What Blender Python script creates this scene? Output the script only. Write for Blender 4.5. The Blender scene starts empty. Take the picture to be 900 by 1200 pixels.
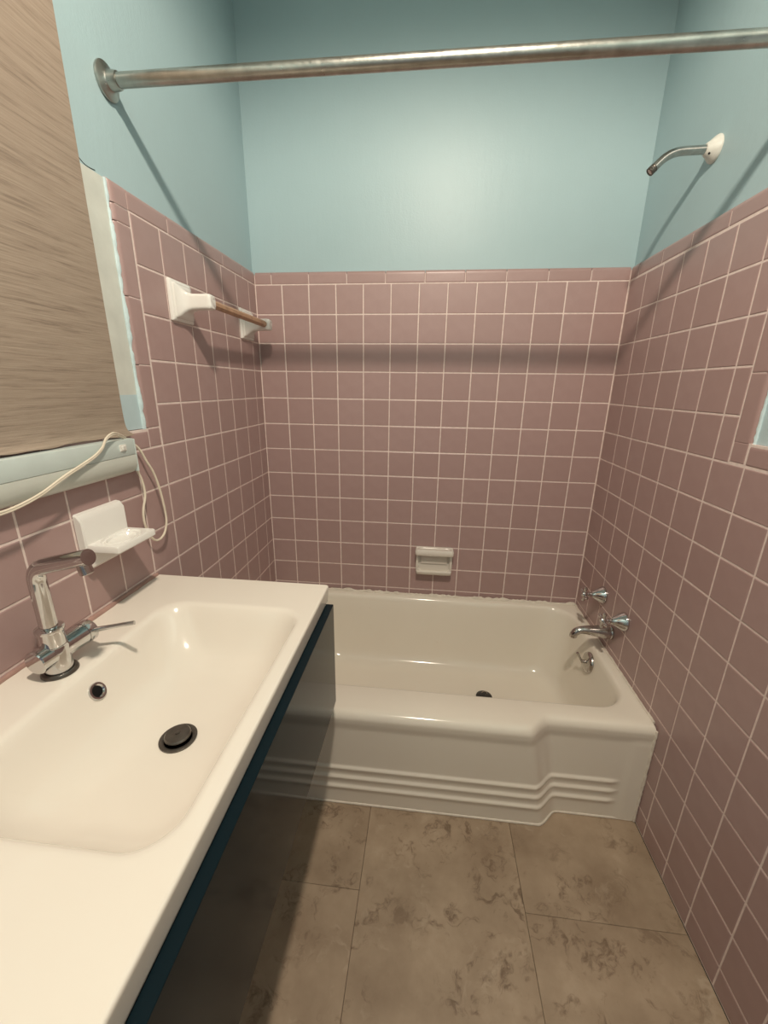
import bpy, bmesh, math, random
from mathutils import Vector, Matrix

random.seed(7)
S = bpy.context.scene
COL = S.collection
PI = math.pi

# ------------------------------------------------------------------ camera
W = 1.4358                      # clear width between the two tiled side walls
CAM = Vector((0.7211, -1.7756, 1.3266))
cd = bpy.data.cameras.new('camera')
cd.sensor_fit = 'HORIZONTAL'
cd.sensor_width = 36.0
cd.lens = 36.0 * 477.83 / 900.0
cd.clip_start = 0.01
cam = bpy.data.objects.new('camera', cd)
COL.objects.link(cam)
_r = Vector((0.9940957, 0.10775898, 0.01271768))
_d = Vector((0.0437147, -0.29046226, -0.95588739))
_f = Vector((-0.09931145, 0.95079949, -0.29345793))
_m = Matrix((( _r.x, -_d.x, -_f.x), (_r.y, -_d.y, -_f.y), (_r.z, -_d.z, -_f.z)))
cam.matrix_world = Matrix.Translation(CAM) @ _m.to_4x4()
S.camera = cam

# ------------------------------------------------------------------ world, light, exposure
wd = bpy.data.worlds.new('world')
S.world = wd
wd.use_nodes = True
bg = wd.node_tree.nodes['Background']
bg.inputs[0].default_value = (0.84, 0.86, 1.0, 1)
bg.inputs[1].default_value = 0.16
LIGHT_XYZ = Vector((0.77, -1.66, 2.62))
LIGHT_COLOR = (1.0, 0.86, 0.71)
ldat = bpy.data.lights.new('downlight', 'SPOT')     # the bulb sits up in a recessed can, which shades the top of the walls
ldat.energy = 71.0
ldat.color = LIGHT_COLOR
ldat.shadow_soft_size = 0.048
ldat.spot_size = math.radians(176.5)
ldat.spot_blend = 0.30
lobj = bpy.data.objects.new('downlight', ldat)
COL.objects.link(lobj)
lobj.location = LIGHT_XYZ
S.view_settings.view_transform = 'Standard'
S.view_settings.look = 'None'
S.view_settings.exposure = 0.55
S.view_settings.gamma = 1.0
S.view_settings.use_curve_mapping = False
S.cycles.max_bounces = 10
S.cycles.diffuse_bounces = 3
S.cycles.glossy_bounces = 5

# ------------------------------------------------------------------ materials
def newmat(name):
    m = bpy.data.materials.new(name)
    m.use_nodes = True
    nt = m.node_tree
    return m, nt, nt.nodes['Principled BSDF']

def node(nt, t, **kw):
    n = nt.nodes.new(t)
    for k, v in kw.items():
        setattr(n, k, v)
    return n

def coords(nt, scale=(1, 1, 1), kind='Object'):
    tc = node(nt, 'ShaderNodeTexCoord')
    mp = node(nt, 'ShaderNodeMapping')
    mp.inputs['Scale'].default_value = scale
    nt.links.new(tc.outputs[kind], mp.inputs['Vector'])
    return mp.outputs['Vector']

def noise(nt, vec, scale, detail=4, rough=0.55):
    n = node(nt, 'ShaderNodeTexNoise')
    n.inputs['Scale'].default_value = scale
    n.inputs['Detail'].default_value = detail
    n.inputs['Roughness'].default_value = rough
    if vec is not None:
        nt.links.new(vec, n.inputs['Vector'])
    return n.outputs[0]

def ramp(nt, fac, stops):
    r = node(nt, 'ShaderNodeValToRGB')
    e = r.color_ramp.elements
    while len(e) < len(stops):
        e.new(0.5)
    for el, (p, c) in zip(e, stops):
        el.position = p
        el.color = (*c, 1) if len(c) == 3 else c
    nt.links.new(fac, r.inputs[0])
    return r.outputs[0]

def mix(nt, fac, a, b, mode='MIX'):
    n = node(nt, 'ShaderNodeMix')
    n.data_type = 'RGBA'
    n.blend_type = mode
    for sock, v in ((n.inputs[0], fac), (n.inputs[6], a), (n.inputs[7], b)):
        if isinstance(v, bpy.types.NodeSocket):
            nt.links.new(v, sock)
        elif isinstance(v, (int, float)):
            sock.default_value = v
        else:
            sock.default_value = (*v, 1)
    return n.outputs[2]

def bump(nt, bsdf, height, strength=0.2, dist=0.002):
    b = node(nt, 'ShaderNodeBump')
    b.inputs['Strength'].default_value = strength
    b.inputs['Distance'].default_value = dist
    nt.links.new(height, b.inputs['Height'])
    nt.links.new(b.outputs[0], bsdf.inputs['Normal'])

def plain(name, color, rough=0.4, metal=0.0, vary=0.06, scale=18, bmp=0.0, bscale=120, coat=0.0, rvary=0.0):
    m, nt, p = newmat(name)
    v = coords(nt)
    n = noise(nt, v, scale)
    lo = tuple(max(0, c * (1 - vary)) for c in color)
    hi = tuple(min(1, c * (1 + vary)) for c in color)
    nt.links.new(ramp(nt, n, [(0.3, lo), (0.7, hi)]), p.inputs['Base Color'])
    p.inputs['Metallic'].default_value = metal
    if rvary:
        rr_ = ramp(nt, noise(nt, v, scale * 2.3), [(0.3, (rough - rvary,) * 3), (0.7, (rough + rvary,) * 3)])
        nt.links.new(rr_, p.inputs['Roughness'])
    else:
        p.inputs['Roughness'].default_value = rough
    if coat:
        p.inputs['Coat Weight'].default_value = coat
        p.inputs['Coat Roughness'].default_value = 0.08
    if bmp:
        bump(nt, p, noise(nt, v, bscale), bmp)
    return m

# glazed mauve tile: each tile takes its own slight tone
def tile_material():
    m, nt, p = newmat('glazed_mauve_tile')
    oi = node(nt, 'ShaderNodeObjectInfo')
    base = ramp(nt, oi.outputs['Random'], [(0.0, (0.415, 0.285, 0.268)), (0.5, (0.44, 0.304, 0.288)), (1.0, (0.46, 0.322, 0.308))])
    v = coords(nt, kind='Object')
    n = noise(nt, v, 22, 3)
    nt.links.new(mix(nt, n, base, (0.385, 0.258, 0.242)), p.inputs['Base Color'])
    p.inputs['Roughness'].default_value = 0.34
    p.inputs['Specular IOR Level'].default_value = 0.5
    bump(nt, p, noise(nt, v, 9, 2), 0.12, 0.004)
    return m

def paint_material():
    m, nt, p = newmat('pale_blue_paint')
    v = coords(nt)
    n = noise(nt, v, 2.5, 4)
    nt.links.new(ramp(nt, n, [(0.3, (0.395, 0.54, 0.57)), (0.7, (0.42, 0.565, 0.595))]), p.inputs['Base Color'])
    p.inputs['Roughness'].default_value = 0.40
    p.inputs['Specular IOR Level'].default_value = 0.3
    n1 = noise(nt, coords(nt, (14, 14, 3)), 3, 4)
    n2 = noise(nt, v, 160, 2)
    bump(nt, p, mix(nt, 0.35, n1, n2), 0.28, 0.003)
    return m

def shade_material():
    m, nt, p = newmat('woven_grass_shade')
    fine = noise(nt, coords(nt, (1, 3.5, 190)), 2.2, 6, 0.7)
    mid = noise(nt, coords(nt, (1, 2.2, 46)), 2.6, 5, 0.7)
    big = noise(nt, coords(nt, (1, 1.2, 3)), 2.0, 3)
    c1 = ramp(nt, fine, [(0.28, (0.18, 0.135, 0.10)), (0.50, (0.345, 0.272, 0.21)), (0.72, (0.50, 0.405, 0.32))])
    c2 = ramp(nt, mid, [(0.36, (0.18, 0.133, 0.10)), (0.47, (0.37, 0.292, 0.225)), (0.75, (0.46, 0.37, 0.29))])
    c = mix(nt, 0.5, c1, c2)
    c = mix(nt, ramp(nt, big, [(0.35, (0, 0, 0)), (0.7, (0.35, 0.35, 0.35))]), c, (0.31, 0.243, 0.187))
    nt.links.new(c, p.inputs['Base Color'])
    p.inputs['Roughness'].default_value = 0.75
    bump(nt, p, mix(nt, 0.5, fine, mid), 0.5, 0.0015)
    return m

def vinyl_material():
    m, nt, p = newmat('stone_look_vinyl')
    oi = node(nt, 'ShaderNodeObjectInfo')
    tc = node(nt, 'ShaderNodeTexCoord')
    add = node(nt, 'ShaderNodeVectorMath', operation='ADD')
    sc = node(nt, 'ShaderNodeVectorMath', operation='SCALE')
    sc.inputs[0].default_value = (37.0, 11.0, 5.0)
    nt.links.new(oi.outputs['Random'], sc.inputs['Scale'])
    nt.links.new(tc.outputs['Object'], add.inputs[0])
    nt.links.new(sc.outputs[0], add.inputs[1])
    v = add.outputs[0]
    big = noise(nt, v, 5.5, 6, 0.6)
    c = ramp(nt, big, [(0.28, (0.26, 0.185, 0.122)), (0.46, (0.34, 0.255, 0.175)), (0.60, (0.40, 0.305, 0.213)), (0.76, (0.49, 0.385, 0.28))])
    warp = noise(nt, v, 9, 3)
    wv = mix(nt, 0.22, v, warp)
    sp = noise(nt, wv, 17, 8, 0.72)
    spots = ramp(nt, sp, [(0.36, (0.85, 0.85, 0.85)), (0.47, (0, 0, 0))])
    patch = ramp(nt, noise(nt, v, 4.2, 3), [(0.38, (0, 0, 0)), (0.54, (1, 1, 1))])
    spots = mix(nt, 1.0, spots, patch, 'MULTIPLY')
    c = mix(nt, spots, c, (0.16, 0.105, 0.066))
    li = noise(nt, wv, 12, 7, 0.68)
    c = mix(nt, ramp(nt, li, [(0.58, (0, 0, 0)), (0.72, (0.55, 0.55, 0.55))]), c, (0.52, 0.42, 0.31))
    nt.links.new(c, p.inputs['Base Color'])
    p.inputs['Roughness'].default_value = 0.48
    bump(nt, p, sp, 0.12, 0.002)
    return m

def enamel(name, color, rough=0.16, stain=None):
    m, nt, p = newmat(name)
    v = coords(nt)
    n = noise(nt, v, 3.0, 4)
    c = ramp(nt, n, [(0.3, tuple(x * 0.97 for x in color)), (0.7, color)])
    if stain:
        n2 = noise(nt, v, 30, 6, 0.7)
        c = mix(nt, ramp(nt, n2, [(0.66, (0, 0, 0)), (0.8, (0.3, 0.3, 0.3))]), c, stain)
    nt.links.new(c, p.inputs['Base Color'])
    p.inputs['Roughness'].default_value = rough
    return m

M = {}
M['tile'] = tile_material()
M['paint'] = paint_material()
M['shade'] = shade_material()
M['vinyl'] = vinyl_material()
M['grout'] = plain('pale_grout', (0.80, 0.67, 0.62), 0.85, vary=0.1, scale=60)
M['caulk'] = plain('white_caulk', (0.74, 0.68, 0.58), 0.5, vary=0.1, scale=40, bmp=0.3)
M['pink_caulk'] = plain('pinkish_caulk', (0.40, 0.25, 0.21), 0.5, vary=0.12, scale=40, bmp=0.3)
M['blue_caulk'] = plain('blue_painted_caulk', (0.60, 0.74, 0.76), 0.45, vary=0.1, scale=40, bmp=0.4)
M['cream'] = plain('cream_trim_paint', (0.64, 0.66, 0.60), 0.5, vary=0.1, scale=12, bmp=0.15)
M['trim_blue'] = plain('light_blue_trim_paint', (0.52, 0.66, 0.69), 0.4, vary=0.06, scale=14, bmp=0.15)
M['tub'] = enamel('tub_enamel', (0.84, 0.785, 0.675), 0.13, (0.55, 0.40, 0.22))
M['ceramic'] = enamel('sink_ceramic', (0.84, 0.78, 0.69), 0.12)
M['white_ceramic'] = enamel('white_glazed_ceramic', (0.86, 0.84, 0.79), 0.12)
M['bisque'] = enamel('bisque_glazed_ceramic', (0.80, 0.75, 0.67), 0.14)
M['chrome'] = plain('chrome', (0.60, 0.59, 0.58), 0.07, 1.0, vary=0.03, scale=30, rvary=0.02)
M['worn_chrome'] = plain('worn_chrome', (0.52, 0.49, 0.46), 0.16, 1.0, vary=0.18, scale=60, rvary=0.06)
M['steel'] = plain('galvanised_rod_steel', (0.44, 0.43, 0.39), 0.33, 1.0, vary=0.16, scale=35, rvary=0.06)
M['dark_metal'] = plain('dark_drain_metal', (0.13, 0.115, 0.10), 0.32, 0.7, vary=0.2, scale=70)
M['black'] = plain('black_void', (0.006, 0.006, 0.006), 0.6)
M['navy'] = plain('navy_lacquer', (0.0065, 0.015, 0.020), 0.08, vary=0.05)
M['navy'].node_tree.nodes['Principled BSDF'].inputs['IOR'].default_value = 1.21
M['carcass'] = plain('dark_carcass', (0.012, 0.02, 0.026), 0.35, vary=0.1)
M['wood'] = plain('brown_wood', (0.45, 0.27, 0.165), 0.45, vary=0.15, scale=40, bmp=0.2)
M['cord'] = plain('cream_cord', (0.76, 0.68, 0.55), 0.5, vary=0.05)
M['housing'] = plain('pale_blue_housing', (0.60, 0.68, 0.65), 0.35, vary=0.04)
M['diffuser'] = plain('grey_white_diffuser', (0.60, 0.62, 0.56), 0.3, vary=0.03)
M['white_plastic'] = plain('white_plastic', (0.80, 0.78, 0.72), 0.3, vary=0.03)
M['white_paint'] = plain('chipped_white_paint', (0.72, 0.72, 0.66), 0.45, vary=0.08, scale=60)
M['ceiling'] = plain('ceiling_paint', (0.70, 0.70, 0.66), 0.8, vary=0.03)
M['rubber'] = plain('black_rubber', (0.02, 0.018, 0.016), 0.45, vary=0.2)
M['crack'] = plain('dark_crack', (0.05, 0.06, 0.06), 0.9)

def glass_material():
    m, nt, p = newmat('window_glass')
    p.inputs['Base Color'].default_value = (0.9, 0.95, 0.95, 1)
    p.inputs['Roughness'].default_value = 0.03
    p.inputs['Transmission Weight'].default_value = 1.0
    p.inputs['IOR'].default_value = 1.45
    return m
M['glass'] = glass_material()

def glow_material():
    m, nt, p = newmat('lit_lamp_glass')
    p.inputs['Base Color'].default_value = (0.9, 0.85, 0.75, 1)
    p.inputs['Emission Color'].default_value = (*LIGHT_COLOR, 1)
    p.inputs['Emission Strength'].default_value = 8.0
    return m
M['glow'] = glow_material()

# ------------------------------------------------------------------ object helpers
ORG = {}

def mesh_of(name, verts, faces, mat, smooth=False, angle=40):
    me = bpy.data.meshes.new(name)
    me.from_pydata([tuple(v) for v in verts], [], faces)
    me.update()
    bm = bmesh.new()
    bm.from_mesh(me)
    bmesh.ops.recalc_face_normals(bm, faces=bm.faces)
    bm.to_mesh(me)
    bm.free()
    if smooth:
        for p in me.polygons:
            p.use_smooth = True
        try:
            me.set_sharp_from_angle(angle=math.radians(angle))
        except Exception:
            pass
    me.materials.append(mat)
    return me

def put(name, geo, mat, parent=None, smooth=False, angle=40, loc=None):
    """geo = (verts, faces) in room coordinates; the object gets its origin at the
    parent's origin, at loc, or at the middle of its base."""
    verts, faces = geo
    if parent is not None:
        org = ORG[parent.name]
    elif loc is not None:
        org = Vector(loc)
    else:
        xs = [v[0] for v in verts]; ys = [v[1] for v in verts]; zs = [v[2] for v in verts]
        org = Vector(((min(xs) + max(xs)) / 2, (min(ys) + max(ys)) / 2, min(zs)))
    me = mesh_of(name, [Vector(v) - org for v in verts], faces, mat, smooth, angle)
    o = bpy.data.objects.new(name, me)
    COL.objects.link(o)
    if parent is not None:
        o.parent = parent
    else:
        o.location = org
    ORG[o.name] = org
    return o

def thing(name, label, cat, loc, group=None):
    o = bpy.data.objects.new(name, None)
    o.empty_display_size = 0.05
    COL.objects.link(o)
    o.location = loc
    o['label'] = label
    o['category'] = cat
    if group:
        o['group'] = group
    ORG[o.name] = Vector(loc)
    return o

def struct(name, geo, mat, **kw):
    o = put(name, geo, mat, loc=(0, 0, 0), **kw)
    o['kind'] = 'structure'
    return o

def join(*geos):
    V, F = [], []
    for v, f in geos:
        n = len(V)
        V += list(v)
        F += [tuple(i + n for i in q) for q in f]
    return V, F

def box(x0, x1, y0, y1, z0, z1):
    V = [(x, y, z) for z in (z0, z1) for y in (y0, y1) for x in (x0, x1)]
    F = [(0, 2, 3, 1), (4, 5, 7, 6), (0, 1, 5, 4), (2, 6, 7, 3), (0, 4, 6, 2), (1, 3, 7, 5)]
    return V, F

def bevel(geo, r, seg=2):
    V, F = geo
    me = bpy.data.meshes.new('tmp')
    me.from_pydata([tuple(v) for v in V], [], F)
    bm = bmesh.new()
    bm.from_mesh(me)
    bpy.data.meshes.remove(me)
    bmesh.ops.recalc_face_normals(bm, faces=bm.faces)
    bmesh.ops.bevel(bm, geom=list(bm.edges), offset=r, segments=seg, profile=0.5, affect='EDGES')
    bm.verts.index_update()
    out = ([v.co.copy() for v in bm.verts], [tuple(v.index for v in f.verts) for f in bm.faces])
    bm.free()
    return out

def bbox(x0, x1, y0, y1, z0, z1, r=0.003, seg=2):
    return bevel(box(x0, x1, y0, y1, z0, z1), r, seg)

def basis(axis):
    a = Vector(axis).normalized()
    u = a.cross(Vector((0, 0, 1)))
    if u.length < 1e-4:
        u = Vector((1, 0, 0))
    u.normalize()
    return a, u, a.cross(u)

def lathe(profile, base, axis=(0, 0, 1), n=24):
    """profile = [(radius, height)] turned about axis from base."""
    a, u, w = basis(axis)
    base = Vector(base)
    V, F, rings = [], [], []
    for r, h in profile:
        if r < 1e-6:
            rings.append([len(V)])
            V.append(base + a * h)
        else:
            rings.append(list(range(len(V), len(V) + n)))
            for k in range(n):
                t = 2 * PI * k / n
                V.append(base + a * h + (u * math.cos(t) + w * math.sin(t)) * r)
    for A, B in zip(rings, rings[1:]):
        for k in range(n):
            k2 = (k + 1) % n
            if len(A) == 1 and len(B) == 1:
                continue
            if len(A) == 1:
                F.append((A[0], B[k], B[k2]))
            elif len(B) == 1:
                F.append((A[k], B[0], A[k2]))
            else:
                F.append((A[k], B[k], B[k2], A[k2]))
    for R in (rings[0], rings[-1]):
        if len(R) > 1:
            F.append(tuple(R))
    return V, F

def smooth_path(pts, sub=6):
    P = [Vector(p) for p in pts]
    out = []
    for i in range(len(P) - 1):
        p0 = P[max(i - 1, 0)]; p1 = P[i]; p2 = P[i + 1]; p3 = P[min(i + 2, len(P) - 1)]
        for k in range(sub):
            t = k / sub
            out.append(0.5 * ((2 * p1) + (-p0 + p2) * t + (2 * p0 - 5 * p1 + 4 * p2 - p3) * t * t + (-p0 + 3 * p1 - 3 * p2 + p3) * t ** 3))
    out.append(P[-1])
    return out

def tube(path, radius, n=12, caps=True):
    P = [Vector(p) for p in path]
    rad = radius if isinstance(radius, (list, tuple)) else [radius] * len(P)
    T = []
    for i in range(len(P)):
        a = P[max(i - 1, 0)]; b = P[min(i + 1, len(P) - 1)]
        T.append((b - a).normalized())
    _, u, _w = basis(T[0])
    V, F = [], []
    for i, p in enumerate(P):
        t = T[i]
        u = (u - t * u.dot(t)).normalized()
        w = t.cross(u)
        for k in range(n):
            a = 2 * PI * k / n
            V.append(p + (u * math.cos(a) + w * math.sin(a)) * rad[i])
    for i in range(len(P) - 1):
        for k in range(n):
            k2 = (k + 1) % n
            F.append((i * n + k, i * n + k2, (i + 1) * n + k2, (i + 1) * n + k))
    if caps:
        F.append(tuple(range(n)))
        F.append(tuple(range((len(P) - 1) * n, len(P) * n)))
    return V, F

def bend(p0, p1, p2, r, seg=8):
    """points of a rounded corner at p1 between p0 and p2"""
    p0, p1, p2 = Vector(p0), Vector(p1), Vector(p2)
    a = p1 + (p0 - p1).normalized() * r
    b = p1 + (p2 - p1).normalized() * r
    return [(1 - t) ** 2 * a + 2 * t * (1 - t) * p1 + t * t * b for t in [k / seg for k in range(seg + 1)]]

def rr(x0, x1, y0, y1, r, nx=8, ny=8, m=6):
    """rounded rectangle, counter-clockwise from the front-left corner's end; fixed point count"""
    L = []
    for k in range(nx):
        L.append((x0 + r + (x1 - x0 - 2 * r) * k / nx, y0))
    for k in range(m):
        t = -PI / 2 + PI / 2 * k / m
        L.append((x1 - r + r * math.cos(t), y0 + r + r * math.sin(t)))
    for k in range(ny):
        L.append((x1, y0 + r + (y1 - y0 - 2 * r) * k / ny))
    for k in range(m):
        t = PI / 2 * k / m
        L.append((x1 - r + r * math.cos(t), y1 - r + r * math.sin(t)))
    for k in range(nx):
        L.append((x1 - r - (x1 - x0 - 2 * r) * k / nx, y1))
    for k in range(m):
        t = PI / 2 + PI / 2 * k / m
        L.append((x0 + r + r * math.cos(t), y1 - r + r * math.sin(t)))
    for k in range(ny):
        L.append((x0, y1 - r - (y1 - y0 - 2 * r) * k / ny))
    for k in range(m):
        t = PI + PI / 2 * k / m
        L.append((x0 + r + r * math.cos(t), y0 + r + r * math.sin(t)))
    return L

def loft(rings, cap0=True, cap1=True, close=False):
    n = len(rings[0])
    V = [Vector(p) for R in rings for p in R]
    F = []
    R = len(rings)
    for i in range(R if close else R - 1):
        j = (i + 1) % R
        for k in range(n):
            k2 = (k + 1) % n
            F.append((i * n + k, i * n + k2, j * n + k2, j * n + k))
    if not close:
        if cap0:
            F.append(tuple(range(n)))
        if cap1:
            F.append(tuple(range((R - 1) * n, R * n)))
    return V, F

def xf(geo, mat4):
    return [mat4 @ Vector(v) for v in geo[0]], geo[1]

def sstep(a, b, x):
    t = min(1, max(0, (x - a) / (b - a)))
    return t * t * (3 - 2 * t)

# ------------------------------------------------------------------ room shell
REAR = -2.70
CEIL = 2.68
T = 0.013            # tile faces stand this far in front of the painted plaster
P = 0.1095           # tile pitch
ZT = 1.713           # top of the field tile, foot of the cap tiles
G = 0.0017           # half a grout joint... full joint is about 3 mm

def wall_with_hole(plane, thick, y0, y1, z0, z1, hole=None):
    """slab with its room face at x = plane, growing to plane + thick"""
    a, b = sorted((plane, plane + thick))
    if hole is None:
        return box(a, b, y0, y1, z0, z1)
    hy0, hy1, hz0, hz1 = hole
    return join(box(a, b, y0, hy0, z0, z1), box(a, b, hy1, y1, z0, z1),
                box(a, b, hy0, hy1, z0, hz0), box(a, b, hy0, hy1, hz1, z1))

WIN = (-1.56, -0.862, 1.235, 2.06)            # opening of both side windows
wall_left = struct('wall_left', wall_with_hole(-T, -0.12, REAR, T, 0, CEIL, WIN), M['paint'])
wall_right = struct('wall_right', wall_with_hole(W + T, 0.12, REAR, T, 0, CEIL, WIN), M['paint'])
wall_back = struct('wall_back', box(-0.13, W + 0.13, T, 0.14, 0, CEIL), M['paint'])
rear = join(box(-0.13, 0.30, REAR - 0.12, REAR, 0, CEIL), box(1.10, W + 0.13, REAR - 0.12, REAR, 0, CEIL),
            box(0.30, 1.10, REAR - 0.12, REAR, 2.03, CEIL))
wall_rear = struct('wall_rear', rear, M['paint'])
floor = struct('floor', box(-0.13, W + 0.13, -3.9, 0.14, -0.06, -0.003), M['carcass'])
ceiling = struct('ceiling', box(-0.13, W + 0.13, REAR - 0.12, 0.14, CEIL, CEIL + 0.05), M['ceiling'])
door_1 = struct('door_1', join(
    bbox(0.285, 0.315, REAR - 0.14, REAR + 0.02, 0.0, 2.03), bbox(1.085, 1.115, REAR - 0.14, REAR + 0.02, 0.0, 2.03),
    bbox(0.285, 1.115, REAR - 0.14, REAR + 0.02, 2.03, 2.06)), M['cream'])

# grout beds behind the tiles (parts of the walls)
GB = 0.0011
put('grout_bed', join(box(-T, -GB, -0.7275, T, 0.0, ZT + 0.035), box(-T, -GB, -0.783, -0.7275, 0.0, 1.216), box(-T, -GB, -0.770, -0.7275, 1.216, ZT + 0.035),
                      box(-T, -GB, REAR, -0.783, 0.0, 1.2145)), M['grout'], wall_left)
put('grout_bed', join(box(W + GB, W + T, -0.7275, T, 0.0, ZT + 0.035), box(W + GB, W + T, -0.783, -0.7275, 0.0, 1.216), box(W + GB, W + T, -0.770, -0.7275, 1.216, ZT + 0.035),
                      box(W + GB, W + T, REAR, -0.783, 0.0, 1.2145)), M['grout'], wall_right)
put('grout_bed', box(-GB, W + GB, GB, T, 0.0, ZT + 0.035), M['grout'], wall_back)

# ------------------------------------------------------------------ wall tiles
FRAME = {
    'left': (Vector((0, 1, 0)), Vector((0, 0, 1)), Vector((1, 0, 0))),
    'back': (Vector((1, 0, 0)), Vector((0, 0, 1)), Vector((0, -1, 0))),
    'right': (Vector((0, -1, 0)), Vector((0, 0, 1)), Vector((-1, 0, 0))),
    'left_up': (Vector((0, 0, 1)), Vector((0, -1, 0)), Vector((1, 0, 0))),
    'right_up': (Vector((0, 0, -1)), Vector((0, -1, 0)), Vector((-1, 0, 0))),
}
def eul(fr):
    a, b, c = FRAME[fr]
    return Matrix(((a.x, b.x, c.x), (a.y, b.y, c.y), (a.z, b.z, c.z))).to_euler()
EUL = {k: eul(k) for k in FRAME}

def tile_geo(w, h):
    """pillow-edged tile, face at z = 0, centred"""
    rings = []
    for ins, z in ((0, -0.006), (0.0, -0.0022), (0.0009, -0.0008), (0.0026, 0.0)):
        a, b = w / 2 - ins, h / 2 - ins
        rings.append([(-a, -b, z), (a, -b, z), (a, b, z), (-a, b, z)])
    return loft(rings, cap0=False)

def cap_geo(L, h, depth=0.0135, r=0.011):
    """bull-nosed trim tile: flat face rolling back along its +y edge"""
    prof = [(-h / 2, -0.006), (-h / 2, -0.002), (-h / 2 + 0.001, -0.0006), (-h / 2 + 0.003, 0), (-h / 2 + 0.006, 0), (h / 2 - r - 0.004, 0)]
    for k in range(6):
        t = PI / 2 * k / 5
        prof.append((h / 2 - r + r * math.sin(t), -r + r * math.cos(t)))
    prof.append((h / 2, -depth))
    rings = []
    for x, ins in ((-L / 2, 0.0012), (-L / 2 + 0.0015, 0), (-L / 2 + 0.004, 0), (L / 2 - 0.004, 0), (L / 2 - 0.0015, 0), (L / 2, 0.0012)):
        rings.append([(x, y * (1 - ins * 4), z - ins * 0.6) for y, z in prof])
    n = len(prof)
    V = [Vector(p) for R in rings for p in R]
    F = []
    for i in range(5):
        for k in range(n - 1):
            F.append((i * n + k, (i + 1) * n + k, (i + 1) * n + k + 1, i * n + k + 1))
    F.append(tuple(range(n)))
    F.append(tuple(range(5 * n, 6 * n)))
    return V, F

CACHE = {}
def cached(kind, a, b):
    key = (kind, round(a, 4), round(b, 4))
    if key not in CACHE:
        g = tile_geo(a, b) if kind == 'tile' else cap_geo(a, b)
        CACHE[key] = mesh_of(kind, g[0], g[1], M['tile'], smooth=(kind != 'tile'), angle=50)
    return CACHE[key]

def add_tile(parent, fr, pos, a, b, kind='tile', name='tile'):
    o = bpy.data.objects.new(name, cached(kind, a, b))
    COL.objects.link(o)
    o.parent = parent
    e = EUL[fr].copy()
    j = 0.0022 if kind == 'tile' else 0.001
    rx, ry = random.uniform(-j, j), random.uniform(-j, j)
    o.rotation_euler = (EUL[fr].to_matrix() @ Matrix.Rotation(rx, 3, 'X') @ Matrix.Rotation(ry, 3, 'Y')).to_euler()
    o.location = Vector(pos) + FRAME[fr][2] * random.uniform(-0.0003, 0.0002)
    return o

J = 0.0029           # grout joint
def rows(z_lo):
    """(z0, z1) of the tile rows from the cap downward"""
    out = []
    k = 0
    while True:
        z1 = ZT - k * P
        z0 = max(z1 - P, z_lo)
        if z1 - z_lo < 0.008:
            break
        out.append((z0, z1))
        k += 1
    return out

far_left, far_right = [], []      # tiles outside the picture: one plain part per wall

# back wall: 13 columns
PB = W / 13
for c in range(13):
    for z0, z1 in rows(0.345):
        add_tile(wall_back, 'back', ((c + 0.5) * PB, 0, (z0 + z1) / 2), PB - J, z1 - z0 - J)
edges = [0, 0.069, 0.2225, 0.376, 0.5295, 0.683, 0.8365, 0.99, 1.1437, 1.2975, W]
for a, b in zip(edges, edges[1:]):
    add_tile(wall_back, 'back', ((a + b) / 2, 0, ZT + 0.0235), b - a - J * 0.8, 0.047 - J * 0.6, 'cap', 'cap_tile')

def side_tiles(wall, side, x, ys, zoff, y_window, visible_y):
    sgn = 1
    for y1, y0 in zip(ys, ys[1:]):
        for z0, z1 in rows(0.0):
            z0 += zoff; z1 += zoff
            z0 = max(z0, 0.002)
            a1, a0 = y1, y0
            if z1 > 1.18:                       # beside the window only up to the bull-nose
                a0 = max(a0, -0.7262)
                if a1 - a0 < 0.012:
                    continue
            if z1 < 0.36 and a0 > -0.74:        # behind the tub
                continue
            if side == 'left' and a1 < -0.86 and z1 < 0.80:
                far_left.append((a0, a1, z0, z1)); continue
            if a1 < visible_y:
                (far_left if side == 'left' else far_right).append((a0, a1, z0, z1)); continue
            add_tile(wall, side, (x, (a0 + a1) / 2, (z0 + z1) / 2), a1 - a0 - J, z1 - z0 - J)

ys_left = [0.0] + [-(0.0674 + P * k) for k in range(0, 25) if 0.0674 + P * k < 2.68]
ys_right = [-0.0045] + [-(0.1237 + P * k) for k in range(0, 25) if 0.1237 + P * k < 2.68]
side_tiles(wall_left, 'left', 0.0, ys_left, 0.0, -0.7262, -1.36)
side_tiles(wall_right, 'right', W, ys_right, -0.003, -0.7262, -1.42)
for lst, wall, x, fr in ((far_left, wall_left, 0.0, 'left'), (far_right, wall_right, W, 'right')):
    gs = []
    for y0, y1, z0, z1 in lst:
        m = Matrix.Translation((x, (y0 + y1) / 2, (z0 + z1) / 2)) @ EUL[fr].to_matrix().to_4x4()
        gs.append(xf(tile_geo(y1 - y0 - J, z1 - z0 - J), m))
    o = put('tile_field', join(*gs), M['tile'], wall)
    o['kind'] = 'stuff'

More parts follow.
